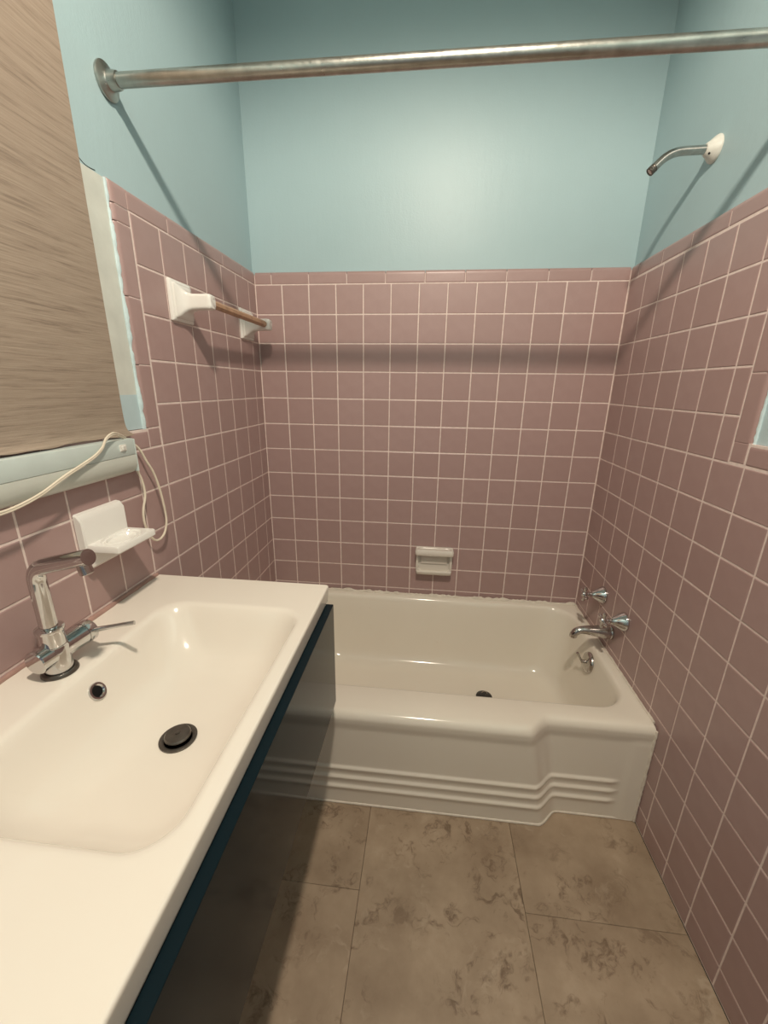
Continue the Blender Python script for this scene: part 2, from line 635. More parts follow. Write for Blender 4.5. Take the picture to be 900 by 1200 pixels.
# cap tiles and window bull-nose on the side walls
CH = 0.047
BW = 0.0535
def trim_run(wall, side, x, cap_y, bull_z, sill_y):
    for a, b in zip(cap_y, cap_y[1:]):
        add_tile(wall, side, (x, (a + b) / 2, ZT + CH / 2), a - b - J * 0.8, CH - J * 0.6, 'cap', 'cap_tile')
    for a, b in zip(bull_z, bull_z[1:]):
        add_tile(wall, side + '_up', (x, -0.7275 - BW / 2, (a + b) / 2), a - b - J * 0.7, BW, 'cap', 'bullnose_tile')
    add_tile(wall, side, (x, -0.7275 - 0.0245, 1.191), 0.049 - J * 0.7, 0.049 - J * 0.5, 'tile', 'corner_tile')
    for a, b in zip(sill_y, sill_y[1:]):
        add_tile(wall, side, (x, (a + b) / 2, 1.191), a - b - J * 0.7, 0.049, 'cap', 'sill_tile')
trim_run(wall_left, 'left', 0.0, [0.0, -0.112, -0.2655, -0.419, -0.5725, -0.7275],
         [ZT + 0.0, 1.678, 1.5245, 1.371, 1.2165], [-0.7765 - 0.1537 * k for k in range(6)])
trim_run(wall_right, 'right', W, [0.0, -0.0615, -0.2145, -0.3685, -0.5225, -0.6765, -0.7275],
         [ZT + 0.0, 1.6755, 1.5205, 1.3665, 1.2125], [-0.7805 - 0.1537 * k for k in range(6)])

def corner_cap(w, h, r=0.011):
    """cap tile rounded along two edges (+y and +x in its own frame)"""
    n = 10
    V, F = [], []
    def drop(d):
        return 0.0 if d >= r else r - math.sqrt(max(0, r * r - (r - d) ** 2))
    us = [w * k / n for k in range(n - 2)] + [w - r * 0.6, w - r * 0.25, w - r * 0.06, w]
    vs = [h * k / n for k in range(n - 2)] + [h - r * 0.6, h - r * 0.25, h - r * 0.06, h]
    for v in vs:
        for u in us:
            V.append(Vector((u, v, -max(drop(w - u), drop(h - v)))))
    N = len(us)
    for i in range(len(vs) - 1):
        for k in range(N - 1):
            F.append((i * N + k, i * N + k + 1, (i + 1) * N + k + 1, (i + 1) * N + k))
    return V, F
for wall, x, s in ((wall_left, 0.0, 1), (wall_right, W, -1)):
    V, F = corner_cap(BW - J * 0.5, CH - J * 0.5)
    V = [(x + s * v.z, -0.7275 - J * 0.4 - v.x, ZT + J * 0.4 + v.y) for v in V]
    put('corner_cap_tile', (V, F), M['tile'], wall, smooth=True)

# ------------------------------------------------------------------ floor tiles (vinyl)
def floor_tile(x0, x1, y0, y1):
    w, h = x1 - x0, y1 - y0
    rings = []
    for ins, z in ((0.0004, -0.003), (0.0004, -0.0008), (0.0013, 0.0)):
        a, b = w / 2 - ins, h / 2 - ins
        rings.append([(-a, -b, z), (a, -b, z), (a, b, z), (-a, b, z)])
    V, F = loft(rings, cap0=False)
    me = mesh_of('vinyl_tile', V, F, M['vinyl'])
    o = bpy.data.objects.new('vinyl_tile', me)
    COL.objects.link(o)
    o.parent = floor
    o.location = ((x0 + x1) / 2, (y0 + y1) / 2, 0)
xs = [0.0, 0.142, 0.587, 1.032, W]
for c in range(4):
    y = -1.017 if c != 2 else -1.32
    cuts = [-0.70, y] + [y - 0.61 * k for k in range(1, 4)]
    for a, b in zip(cuts, cuts[1:]):
        floor_tile(xs[c], xs[c + 1], max(b, -3.4), a)

# ------------------------------------------------------------------ windows and their trim
def window(n, x, s):
    """frame, sash and pane in the side wall; s = +1 left wall (outside is -x), -1 right wall"""
    y0, y1, z0, z1 = WIN
    X = lambda d: x - s * d
    def bx(d0, d1, ya, yb, za, zb, r=0.003):
        a, b = sorted((X(d0), X(d1)))
        return bbox(a, b, ya, yb, za, zb, r)
    fr = join(bx(T + 0.0, 0.125, y0, y0 + 0.03, z0, z1), bx(T + 0.0, 0.125, y1 - 0.03, y1, z0, z1),
              bx(T + 0.0, 0.125, y0 + 0.03, y1 - 0.03, z0, z0 + 0.03), bx(T + 0.0, 0.125, y0 + 0.03, y1 - 0.03, z1 - 0.03, z1))
    w = struct('window_%d' % n, fr, M['trim_blue'])
    zm = (z0 + z1) / 2
    for za, zb, d in ((z0 + 0.03, zm + 0.015, 0.06), (zm - 0.015, z1 - 0.03, 0.09)):
        sa = join(bx(d, d + 0.028, y0 + 0.03, y0 + 0.07, za, zb), bx(d, d + 0.028, y1 - 0.07, y1 - 0.03, za, zb),
                  bx(d, d + 0.028, y0 + 0.07, y1 - 0.07, za, za + 0.04), bx(d, d + 0.028, y0 + 0.07, y1 - 0.07, zb - 0.04, zb))
        sash = put('sash', sa, M['trim_blue'], w)
        put('pane', bx(d + 0.011, d + 0.016, y0 + 0.068, y1 - 0.068, za + 0.038, zb - 0.038, 0.001), M['glass'], sash)
    return w
window_1 = window(1, 0.0, 1)
window_2 = window(2, W, -1)

# flat casing strips between window and bull-nose tile
def strip(x0, x1, y0, y1, z0, z1, ny=3, nz=40, amp=0.0006):
    V, F = box(x0, x1, y0, y1, z0, z1)
    return V, F
trim_1 = struct('trim_1', join(box(-T - 0.001, -0.0085, -0.862, -0.772, 1.30, 1.756)), M['cream'])
put('blue_repaint', box(-0.0086, -0.0078, -0.860, -0.780, 1.2165, 1.30), M['trim_blue'], trim_1)
trim_2 = struct('trim_2', box(W + 0.0085, W + T + 0.001, -0.862, -0.774, 1.21, 1.76), M['trim_blue'])

def bead(p0, p1, r, amp, seed, n=60, flat=None):
    rnd = random.Random(seed)
    p0, p1 = Vector(p0), Vector(p1)
    path, rad = [], []
    v = 0
    for k in range(n + 1):
        t = k / n
        v = 0.6 * v + rnd.uniform(-1, 1) * amp
        path.append(p0.lerp(p1, t) + Vector((v * 0.25, v * 0.25, v * 0.25)))
        rad.append(max(r * 0.35, r + v))
    return tube(path, rad, 8)
put('painted_caulk', bead((-0.0075, -0.782, 1.757), (-0.0075, -0.782, 1.215), 0.0042, 0.0016, 3), M['blue_caulk'], trim_1, smooth=True)
put('painted_caulk', bead((W + 0.0075, -0.782, 1.757), (W + 0.0075, -0.782, 1.212), 0.0042, 0.0016, 5), M['blue_caulk'], trim_2, smooth=True)
crack = [(-T + 0.0002, -0.865, 1.779), (-T + 0.0002, -0.852, 1.773), (-T + 0.0002, -0.838, 1.765), (-T + 0.0002, -0.826, 1.7605), (-T + 0.0002, -0.812, 1.7605), (-T + 0.0002, -0.800, 1.762)]
put('plaster_crack', tube(smooth_path(crack, 4), 0.0009, 6), M['crack'], wall_left)

# ------------------------------------------------------------------ bathtub
RIM = 0.375
TX0, TX1 = 0.002, W - 0.0015
def yf(x, z):
    jc = 1.087 + 0.070 * (1 - z / RIM)
    return -0.786 + 0.052 * sstep(jc - 0.036, jc + 0.036, x)
RIDGES = (0.156, 0.117, 0.077)
def apron_in(x, z):
    """how far the apron stands back from the rim's edge"""
    a = 0.005 * (1 - sstep(0.305, 0.343, z))
    fade = 1 - sstep(1.335, 1.365, x)
    b = 0.0
    for q in RIDGES:
        b += 0.0065 * (math.exp(-((z - q) / 0.0045) ** 2) if z > q else math.exp(-((q - z) / 0.013) ** 2))
    # shallow raised margin at the wall end of the apron
    a -= 0.003 * sstep(1.372, 1.385, x) * (1 - sstep(0.30, 0.33, z))
    return a - b * fade
NX, NY, MC = 120, 40, 10
def ring(x0, x1, y0, y1, r, z):
    return [Vector((x, y, z)) for x, y in rr(x0, x1, y0, y1, r, NX, NY, MC)]
def outer(inset, z, zf=None):
    L = []
    for x, y in rr(TX0 + inset * 0.3, TX1 - inset * 0.3, -0.786, -0.002, 0.004, NX, NY, MC):
        if y < -0.5:
            w = sstep(-0.5, -0.774, y)
            y = y + (yf(x, z if zf is None else zf) - (-0.786)) * w
            y += inset * w
        L.append(Vector((x, y, z)))
    return L
rings = [outer(0.001, 0.343), outer(0.0, 0.350), outer(0.0012, 0.3565), outer(0.0042, 0.3630), outer(0.0085, 0.3685), outer(0.0142, 0.3724), outer(0.021, 0.3745), outer(0.029, RIM)]
# flat rim to the mouth of the basin, then down the sides
bas = [  # x0, x1, y0, y1, radius, z
    (0.085, 1.402, -0.668, -0.036, 0.110, 0.3750),
    (0.092, 1.396, -0.661, -0.043, 0.106, 0.3725),
    (0.098, 1.391, -0.655, -0.049, 0.104, 0.3660),
    (0.104, 1.387, -0.650, -0.054, 0.103, 0.350),
    (0.130, 1.378, -0.640, -0.066, 0.105, 0.290),
    (0.165, 1.366, -0.628, -0.080, 0.108, 0.220),
    (0.205, 1.352, -0.614, -0.096, 0.110, 0.150),
    (0.235, 1.340, -0.602, -0.108, 0.110, 0.105),
    (0.262, 1.326, -0.588, -0.121, 0.105, 0.082),
    (0.295, 1.305, -0.568, -0.140, 0.095, 0.070),
    (0.340, 1.272, -0.535, -0.172, 0.080, 0.0655),
    (0.480, 1.180, -0.450, -0.260, 0.040, 0.0645)]
for b in bas:
    rings.append(ring(*b))
V, F = loft(rings, cap0=False, cap1=True)
# apron: the front points of the first ring carried down to the floor
front = [k for k in range(len(rings[0])) if k <= NX + MC // 2 or k >= len(rings[0]) - MC // 2]
front = [k for k in range(len(rings[0]) - MC // 2, len(rings[0]))] + list(range(0, NX + MC // 2 + 1))
zs = [0.343 - 0.0035 * k for k in range(100)]
zs = [z for z in zs if z > 0.002] + [0.002]
base = len(V)
nf = len(front)
for z in zs[1:]:
    for k in front:
        p = rings[0][k]
        ins = apron_in(p.x, z) - 0.0
        zz_ = z
        y = yf(p.x, z) + ins + 0.001
        corner = (p.y - (yf(p.x, 0.343) + 0.001))
        V.append(Vector((p.x, y + max(0, corner), zz_)))
for i in range(len(zs) - 1):
    for k in range(nf - 1):
        a = front[k] if i == 0 else base + (i - 1) * nf + k
        b = front[k + 1] if i == 0 else base + (i - 1) * nf + k + 1
        c = base + i * nf + k + 1
        d = base + i * nf + k
        F.append((a, b, c, d))
tub = thing('bathtub', 'cream enamel built-in bathtub with three ridges along its apron', 'bathtub', (W / 2, -0.39, 0))
put('tub_shell', (V, F), M['tub'], tub, smooth=True, angle=60)
# caulk along the wall and the foot
def path_bead(pts, r, amp, seed):
    rnd = random.Random(seed)
    v = 0
    rad = []
    P2 = []
    for p in pts:
        v = 0.55 * v + rnd.uniform(-1, 1) * amp
        rad.append(max(r * 0.4, r + v))
        P2.append(Vector(p) + Vector((0, v * 0.3, v * 0.3)))
    return tube(P2, rad, 8)
put('wall_caulk', path_bead([(0.01 + (W - 0.02) * k / 150, -0.0138, RIM + 0.001) for k in range(151)], 0.0075, 0.0028, 11), M['caulk'], tub, smooth=True)
put('wall_caulk', path_bead([(W - 0.003, -0.008 - 0.742 * k / 90, RIM - 0.002) for k in range(86)], 0.0045, 0.0009, 12), M['caulk'], tub, smooth=True)
put('wall_caulk', path_bead([(W - 0.004, -0.7315, RIM - 0.012 - 0.36 * k / 60) for k in range(61)], 0.0042, 0.0012, 14), M['caulk'], tub, smooth=True)
foot = [(x, yf(x, 0) - 0.002 + 0.009, 0.0035) for x in [0.01 + (W - 0.02) * k / 160 for k in range(161)]]
put('floor_caulk', path_bead(foot, 0.0048, 0.0006, 13), M['caulk'], tub, smooth=True)
# overflow plate with trip lever on the sloping end
nrm = Vector((-0.985, 0, 0.17)).normalized()
oc = Vector((1.3775, -0.352, 0.312))
pl = put('overflow_plate', lathe([(0.0, 0.012), (0.012, 0.012), (0.029, 0.010), (0.038, 0.006), (0.041, 0.0), (0.041, -0.004)][::-1], oc, nrm, 28), M['worn_chrome'], tub, smooth=True)
put('trip_lever', join(tube([oc + nrm * 0.008, oc + nrm * 0.024], 0.006, 12),
                       tube([oc + nrm * 0.022 + Vector((0, -0.002, -0.004)), oc + nrm * 0.028 + Vector((-0.008, 0.006, 0.020)), oc + nrm * 0.030 + Vector((-0.012, 0.008, 0.030))], [0.0045, 0.0038, 0.005], 10)),
    M['worn_chrome'], pl, smooth=True)
put('screw', lathe([(0.006, 0), (0.006, 0.004), (0.004, 0.0055), (0, 0.0055)], oc + Vector((0.004, -0.002, -0.024)) + nrm * 0.007, nrm, 12), M['rubber'], pl, smooth=True)
dr = put('tub_drain', lathe([(0.036, 0.0), (0.036, 0.003), (0.031, 0.0045), (0.027, 0.001), (0, 0.001)], (1.19, -0.352, 0.0645), n=28), M['worn_chrome'], tub, smooth=True)

plug = thing('drain_plug', 'dark rubber drain plug lying on the floor of the bathtub', 'plug', (1.005, -0.315, 0.065))
put('plug_body', lathe([(0.0, 0.0), (0.027, 0.0), (0.031, 0.006), (0.034, 0.012), (0.033, 0.016), (0.024, 0.021), (0.012, 0.024), (0, 0.024)], (1.005, -0.315, 0.0648), n=24), M['rubber'], plug, smooth=True)
put('pull_ring', tube([Vector((1.005 + 0.010 * math.cos(t), -0.315, 0.095 + 0.010 * math.sin(t))) for t in [2 * PI * k / 18 for k in range(19)]], 0.0018, 6), M['worn_chrome'], plug, smooth=True)

# ------------------------------------------------------------------ tub valves and spout (right wall)
def valve(y, z, label):
    t = thing('tub_valve', label, 'tub valve', (W, y, z), 'tub valves on the right wall')
    ax = (-1, 0, 0)
    put('escutcheon', lathe([(0.034, 0.0), (0.0345, 0.003), (0.032, 0.008), (0.027, 0.018), (0.020, 0.029), (0.014, 0.038), (0.0115, 0.044), (0.0, 0.044)], (W - 0.0002, y, z), ax, 28), M['chrome'], t, smooth=True)
    put('stem', lathe([(0.007, 0.042), (0.007, 0.047), (0.0095, 0.049), (0.0095, 0.054), (0.006, 0.056), (0.006, 0.066)], (W, y, z), ax, 16), M['chrome'], t, smooth=True)
    hx = W - 0.072
    arms = [lathe([(0.0, -0.009), (0.008, -0.008), (0.011, -0.003), (0.011, 0.004), (0.009, 0.009), (0.005, 0.011), (0, 0.0115)], (hx, y, z), ax, 16)]
    ro = math.radians(8)
    for k in range(4):
        a = ro + PI / 2 * k
        d = Vector((0, math.cos(a), math.sin(a)))
        arms.append(lathe([(0.0055, 0.006), (0.0046, 0.013), (0.0058, 0.019), (0.0074, 0.025), (0.0062, 0.030), (0, 0.033)], (hx, y, z), d, 12))
    put('cross_handle', join(*arms), M['chrome'], t, smooth=True)
valve(-0.250, 0.553, 'chrome cross-handle tub valve on the right wall, farther one near the back corner')
valve(-0.436, 0.549, 'chrome cross-handle tub valve on the right wall, nearer one above the tub rim')

sp = thing('tub_spout', 'chrome tub spout on the right wall between the two cross-handle valves', 'tub spout', (W, -0.358, 0.456))
pth = [(W - 0.0005, -0.358, 0.456), (W - 0.03, -0.358, 0.456), (W - 0.06, -0.358, 0.457), (W - 0.09, -0.358, 0.458), (W - 0.110, -0.358, 0.456), (W - 0.124, -0.358, 0.448), (W - 0.131, -0.358, 0.436), (W - 0.132, -0.358, 0.427)]
put('spout_body', tube(smooth_path(pth, 4), [0.0265 - 0.0125 * sstep(0, 16, k) for k in range(29)], 20), M['worn_chrome'], sp, smooth=True)
put('wall_ring', lathe([(0.0275, 0.0), (0.0275, 0.006), (0.025, 0.009)], (W - 0.0003, -0.358, 0.456), (-1, 0, 0), 24), M['worn_chrome'], sp, smooth=True)

# ------------------------------------------------------------------ shower arm, shower rod
sa = thing('shower_pipe', 'bare bent shower pipe without a head on the right wall', 'shower pipe', (W + T, -0.370, 1.942))
c0 = (W + T, -0.370, 1.942)
path = [(W + T - 0.004, -0.370, 1.942), (W - 0.06, -0.370, 1.9405)] + [tuple(p) for p in bend((W - 0.06, -0.370, 1.9405), (1.3335, -0.370, 1.9385), (1.288, -0.370, 1.893), 0.030)] + [(1.291, -0.370, 1.896)]
put('pipe', tube(path, 0.0105, 18), M['worn_chrome'], sa, smooth=True)
d = (Vector((1.288, -0.37, 1.893)) - Vector((1.3335, -0.37, 1.9385))).normalized()
e0 = Vector((1.291, -0.370, 1.896))
put('threaded_end', join(lathe([(0.0108, -0.014), (0.0112, -0.012), (0.0104, -0.010), (0.0112, -0.008), (0.0104, -0.006), (0.0112, -0.004), (0.0108, 0.001), (0.0078, 0.0012), (0.0078, -0.006), (0, -0.006)], e0, d, 18)), M['dark_metal'], sa, smooth=True)
fl = put('wall_flange', lathe([(0.031, 0.0005), (0.0315, 0.003), (0.029, 0.008), (0.020, 0.018), (0.0145, 0.026), (0.0125, 0.028), (0.0, 0.028)], c0, (-1, 0, 0), 28), M['white_paint'], sa, smooth=True)
put('set_screw', lathe([(0.0028, 0), (0.0028, 0.002), (0, 0.002)], (W + T - 0.020, -0.3805, 1.929), (-0.6, -0.55, -0.55), 10), M['black'], fl)

rod = thing('shower_curtain_rod', 'dull steel shower curtain rod spanning the alcove above the tub', 'curtain rod', (W / 2, -0.722, 1.956))
put('rod_tube', tube([(-T + 0.02, -0.722, 1.956), (0.4, -0.722, 1.956), (1.0, -0.722, 1.956), (W + T - 0.02, -0.722, 1.956)], 0.0135, 24), M['steel'], rod, smooth=True)
for x, ax in ((-T, (1, 0, 0)), (W + T, (-1, 0, 0))):
    f = put('rod_flange', lathe([(0.033, 0.0003), (0.0345, 0.003), (0.034, 0.006), (0.029, 0.009), (0.021, 0.011), (0.018, 0.014), (0.0172, 0.026), (0.0160, 0.032), (0.0138, 0.033)], (x, -0.722, 1.956), ax, 28), M['steel'], rod, smooth=True)

# ------------------------------------------------------------------ towel bar (left wall)
tb = thing('towel_bar', 'brown wooden towel bar on two white ceramic posts on the left wall', 'towel bar', (0.0, -0.34, 1.5488))
zc = 1.5488
def sq(x, cy, cz, w, h, r):
    return [Vector((x, cy + a, cz + b)) for a, b in rr(-w / 2, w / 2, -h / 2, h / 2, r, 4, 4, 4)]
for cy in (-0.560, -0.1225):
    secs = [(0.0, .104, .106, .003), (0.006, .104, .106, .003), (0.009, .100, .102, .004), (0.0105, .088, .090, .004), (0.015, .086, .088, .005),
            (0.019, .066, .074, .006), (0.025, .050, .060, .008), (0.034, .039, .048, .008), (0.046, .034, .041, .007), (0.072, .034, .040, .007),
            (0.090, .035, .040, .007), (0.097, .034, .039, .008), (0.101, .028, .033, .008)]
    put('post', loft([sq(0.0002 + x, cy, zc, w, h, r) for x, w, h, r in secs]), M['white_ceramic'], tb, smooth=True, angle=50)
hexr = 0.0115
bar = []
for y in (-0.548, -0.134):
    bar.append([Vector((0.081 + hexr * math.cos(t), y, zc + 0.001 + hexr * math.sin(t))) for t in [PI / 8 + 2 * PI * k / 8 for k in range(8)]])
put('bar', loft(bar), M['wood'], tb)

# ------------------------------------------------------------------ soap dish on the back wall
sd = thing('grab_bar_soap_dish', 'bisque ceramic soap dish with slotted grip on the back wall above the tub', 'soap dish', (0.7735, 0, 0.493))
put('back_plate', bbox(0.690, 0.857, -0.010, 0.0005, 0.494, 0.622, 0.004), M['bisque'], sd, smooth=True)
def flat_ring(x0, x1, y0, y1, r, z):
    return [Vector((x, y, z)) for x, y in rr(x0, x1, y0, y1, r, 6, 4, 4)]
g = loft([flat_ring(0.6885, 0.8585, -0.050, -0.004, 0.008, 0.594), flat_ring(0.6865, 0.8605, -0.054, -0.003, 0.010, 0.600), flat_ring(0.6865, 0.8605, -0.054, -0.003, 0.010, 0.614),
          flat_ring(0.6895, 0.8575, -0.050, -0.004, 0.009, 0.621), flat_ring(0.702, 0.845, -0.0325, -0.0195, 0.003, 0.621), flat_ring(0.7035, 0.8435, -0.031, -0.021, 0.003, 0.619), flat_ring(0.7035, 0.8435, -0.031, -0.021, 0.003, 0.596)], close=True)
put('grip', g, M['bisque'], sd, smooth=True, angle=45)
g = loft([flat_ring(0.696, 0.851, -0.036, -0.002, 0.006, 0.494), flat_ring(0.693, 0.854, -0.046, -0.002, 0.008, 0.504), flat_ring(0.693, 0.854, -0.048, -0.002, 0.008, 0.514),
          flat_ring(0.697, 0.850, -0.044, -0.005, 0.007, 0.517), flat_ring(0.703, 0.844, -0.038, -0.009, 0.006, 0.513), flat_ring(0.710, 0.837, -0.033, -0.010, 0.006, 0.505)])
put('tray', g, M['bisque'], sd, smooth=True, angle=45)
for x0 in (0.690, 0.8445):
    put('side_rib', bbox(x0, x0 + 0.0125, -0.022, -0.002, 0.512, 0.600, 0.003), M['bisque'], sd, smooth=True)
put('back_panel', bbox(0.712, 0.835, -0.0165, -0.004, 0.540, 0.600, 0.004), M['bisque'], sd, smooth=True)

# ------------------------------------------------------------------ soap dish on the left wall
ld = thing('tray_soap_dish', 'white ceramic soap dish with flat tray on the left wall above the faucet', 'soap dish', (0, -0.987, 0.94))
pr = [(0.0005, 0.942), (0.012, 0.942), (0.018, 0.948), (0.018, 1.052), (0.010, 1.064), (0.0005, 1.066)]
ringsL = []
for y, ins in ((-1.050, 0.003), (-1.047, 0), (-0.927, 0), (-0.924, 0.003)):
    ringsL.append([Vector((max(0.0005, x - ins * (x > 0.005)), y, z - ins * (1 if z > 1.0 else -1))) for x, z in pr])
put('back_plate', loft(ringsL), M['white_ceramic'], ld, smooth=True, angle=35)
def tray_ring(x0, x1, y0, y1, r, z):
    return [Vector((x, y, z)) for x, y in rr(x0, x1, y0, y1, r, 8, 8, 6)]
def oval(cx, cy, a, b, z, n):
    base_ = rr(-1, 1, -1, 1, 0.3, 8, 8, 6)
    out = []
    for x, y in base_:
        t = math.atan2(y, x)
        out.append(Vector((cx + a * math.cos(t), cy + b * math.sin(t), z)))
    return out
tx0, tx1, ty0, ty1 = 0.010, 0.088, -1.048, -0.926
cx, cy = 0.050, -0.987
g = loft([tray_ring(tx0, tx1 - 0.003, ty0 + 0.003, ty1 - 0.003, 0.003, 0.982), tray_ring(tx0, tx1, ty0, ty1, 0.004, 0.985), tray_ring(tx0, tx1, ty0, ty1, 0.004, 0.9965), tray_ring(tx0 + 0.001, tx1 - 0.002, ty0 + 0.002, ty1 - 0.002, 0.004, 0.999),
          oval(cx, cy, 0.032, 0.050, 0.999, 0), oval(cx, cy, 0.030, 0.047, 0.9955, 0), oval(cx, cy, 0.027, 0.043, 0.9945, 0), oval(cx, cy, 0.0255, 0.041, 0.9975, 0), oval(cx, cy, 0.0235, 0.038, 0.9975, 0),
          oval(cx, cy, 0.021, 0.034, 0.993, 0), oval(cx, cy, 0.010, 0.016, 0.9915, 0)])
put('tray', g, M['white_ceramic'], ld, smooth=True, angle=40)

# ------------------------------------------------------------------ vanity cabinet and washbasin
vc = thing('vanity_cabinet', 'wall-hung vanity cabinet with glossy dark navy drawer front under the white washbasin', 'cabinet', (0.25, -1.235, 0.48))
put('cabinet_body', join(bbox(0.002, 0.474, -0.866, -0.850, 0.484, 0.783, 0.001), bbox(0.002, 0.474, -1.612, -1.596, 0.484, 0.783, 0.001),
                         bbox(0.002, 0.474, -1.596, -0.866, 0.484, 0.500, 0.001), bbox(0.002, 0.014, -1.596, -0.866, 0.500, 0.783, 0.001)), M['carcass'], vc)
put('drawer_front', bbox(0.4750, 0.4945, -1.615, -0.846, 0.474, 0.7812, 0.0012), M['navy'], vc)

def cr(x0, x1, y0, y1, r, z):
    return [Vector((x, y, z)) for x, y in rr(x0, x1, y0, y1, r, 24, 36, 10)]
CZ = 0.829
X0, X1, Y0, Y1 = 0.0015, 0.4800, -1.630, -0.829
R_ = [cr(X0, X1 - 0.004, Y0 + 0.002, Y1 - 0.002, 0.006, 0.7840), cr(X0, X1 - 0.003, Y0 + 0.001, Y1 - 0.001, 0.007, 0.7850), cr(X0, X1 - 0.0026, Y0 + .001, Y1 - .001, 0.007, 0.789),
      cr(X0, X1 - 0.0002, Y0, Y1, 0.008, 0.8215), cr(X0, X1, Y0, Y1, 0.008, 0.8245), cr(X0, X1 - 0.0006, Y0 + .0006, Y1 - .0006, 0.008, 0.8268),
      cr(X0, X1 - 0.0020, Y0 + .0020, Y1 - .0020, 0.008, 0.8284), cr(X0 + 0.001, X1 - 0.0042, Y0 + .0042, Y1 - .0042, 0.008, CZ), cr(X0 + 0.002, X1 - 0.0075, Y0 + .0075, Y1 - .0075, 0.008, CZ),
      cr(0.1085, 0.4620, -1.500, -0.9525, 0.061, CZ),
      cr(0.112, 0.4585, -1.4965, -0.956, 0.060, CZ), cr(0.1175, 0.4535, -1.491, -0.961, 0.058, 0.8284), cr(0.1225, 0.4495, -1.487, -0.9655, 0.057, 0.8262), cr(0.127, 0.4465, -1.4835, -0.970, 0.056, 0.822),
      cr(0.134, 0.442, -1.4765, -0.979, 0.056, 0.808), cr(0.147, 0.4345, -1.465, -0.992, 0.058, 0.784), cr(0.164, 0.425, -1.450, -1.008, 0.060, 0.757),
      cr(0.182, 0.413, -1.434, -1.025, 0.062, 0.737), cr(0.204, 0.399, -1.412, -1.046, 0.062, 0.7245), cr(0.228, 0.380, -1.380, -1.075, 0.055, 0.719), cr(0.252, 0.346, -1.305, -1.150, 0.04, 0.7155), cr(0.268, 0.325, -1.268, -1.200, 0.026, 0.714)]
wb = thing('washbasin', 'wide white ceramic washbasin with rectangular bowl on the navy vanity', 'sink', (0.25, -1.23, 0.7875))
put('basin', loft(R_, cap0=False), M['ceramic'], wb, smooth=True, angle=60)
dn = (0.2965, -1.234, 0.7144)
dd = put('drain', lathe([(0.0315, -0.002), (0.032, 0.0026), (0.029, 0.0038), (0.0250, 0.0026), (0.0245, 0.0012), (0.0235, 0.0010)], dn, n=32)[:1] + ([f for f in lathe([(0.0315, -0.002), (0.032, 0.0026), (0.029, 0.0038), (0.0250, 0.0026), (0.0245, 0.0012), (0.0235, 0.0010)], dn, n=32)[1] if len(f) == 4],), M['dark_metal'], wb, smooth=True)
put('drain_well', lathe([(0.0246, 0.0009), (0.0, 0.0009)], dn, n=32), M['black'], dd)
put('pop_up_plug', join(lathe([(0.006, 0.0), (0.006, 0.006), (0.021, 0.0062), (0.0225, 0.0075), (0.0225, 0.0095), (0.0205, 0.0118), (0.012, 0.0128), (0.0, 0.0130)], (dn[0], dn[1], dn[2]), n=32),
                        lathe([(0.0042, 0.0125), (0.0038, 0.0150), (0.0, 0.0158)], dn, n=12)), M['dark_metal'], dd, smooth=True)
on = Vector((0.86, 0, 0.50)).normalized()
oc2 = Vector((0.1440, -1.222, 0.7915))
ov = put('overflow_ring', lathe([(0.0160, -0.003), (0.0163, 0.0015), (0.0152, 0.0034), (0.0120, 0.0032), (0.0098, 0.0008), (0.0098, -0.002)], oc2, on, 28), M['chrome'], wb, smooth=True)
put('overflow_hole', lathe([(0.0098, 0.0006), (0.0, 0.0006)], oc2, on, 24), M['black'], ov)
put('wall_caulk', bead((0.004, -1.62, CZ + 0.001), (0.004, -0.834, CZ + 0.001), 0.0055, 0.0008, 21), M['pink_caulk'], wb, smooth=True)

# faucet
FX, FY = 0.0800, -1.222
CZ += 0.0006
fc = thing('basin_faucet', 'chrome single-lever faucet with right-angled spout on the washbasin deck', 'faucet', (FX, FY, CZ))
put('base_flange', lathe([(0.0285, 0.0), (0.0285, 0.002), (0.0265, 0.0052), (0.0225, 0.0058), (0.0225, 0.004)], (FX, FY, CZ), n=32), M['dark_metal'], fc, smooth=True)
put('body', lathe([(0.0215, 0.003), (0.0215, 0.052), (0.0205, 0.054), (0.0205, 0.056)], (FX, FY, CZ), n=32), M['chrome'], fc, smooth=True)
put('collar', lathe([(0.0195, 0.050), (0.0195, 0.083), (0.0215, 0.084), (0.0220, 0.087), (0.0215, 0.090), (0.016, 0.092)], (FX, FY, CZ), n=32), M['chrome'], fc, smooth=True)
KZ = CZ + 0.040
put('mixer_barrel', lathe([(0.0, -0.036), (0.0195, -0.036), (0.0212, -0.034), (0.0212, 0.052), (0.0200, 0.0525), (0.0200, 0.055), (0.0215, 0.0555), (0.0215, 0.071), (0.0195, 0.0735), (0.0, 0.0735)], (FX - 0.002, FY, KZ), (0.08, 1, 0.0), 32), M['chrome'], fc, smooth=True)
put('lever', tube([(FX + 0.018, FY + 0.064, KZ + 0.004), (FX + 0.05, FY + 0.074, KZ + 0.008), (0.170, -1.137, KZ + 0.013)], [0.0052, 0.0042, 0.0042], 14), M['chrome'], fc, smooth=True)
e0 = (FX, FY, CZ + 0.088); e1 = (FX, FY, 1.032); e2 = (0.190, -1.228, 1.0605)
put('spout', tube([e0, (FX, FY, 0.96)] + bend(e0, e1, e2, 0.026, 8) + [e2], 0.0135, 24), M['chrome'], fc, smooth=True)
ad = Vector((0.25, 0, -1)).normalized()
put('aerator', lathe([(0.0105, 0.004), (0.0105, 0.026), (0.0095, 0.027), (0.0095, 0.0245), (0.0, 0.0245)], Vector((0.1745, -1.2272, 1.0565)), ad, 20), M['worn_chrome'], fc, smooth=True)

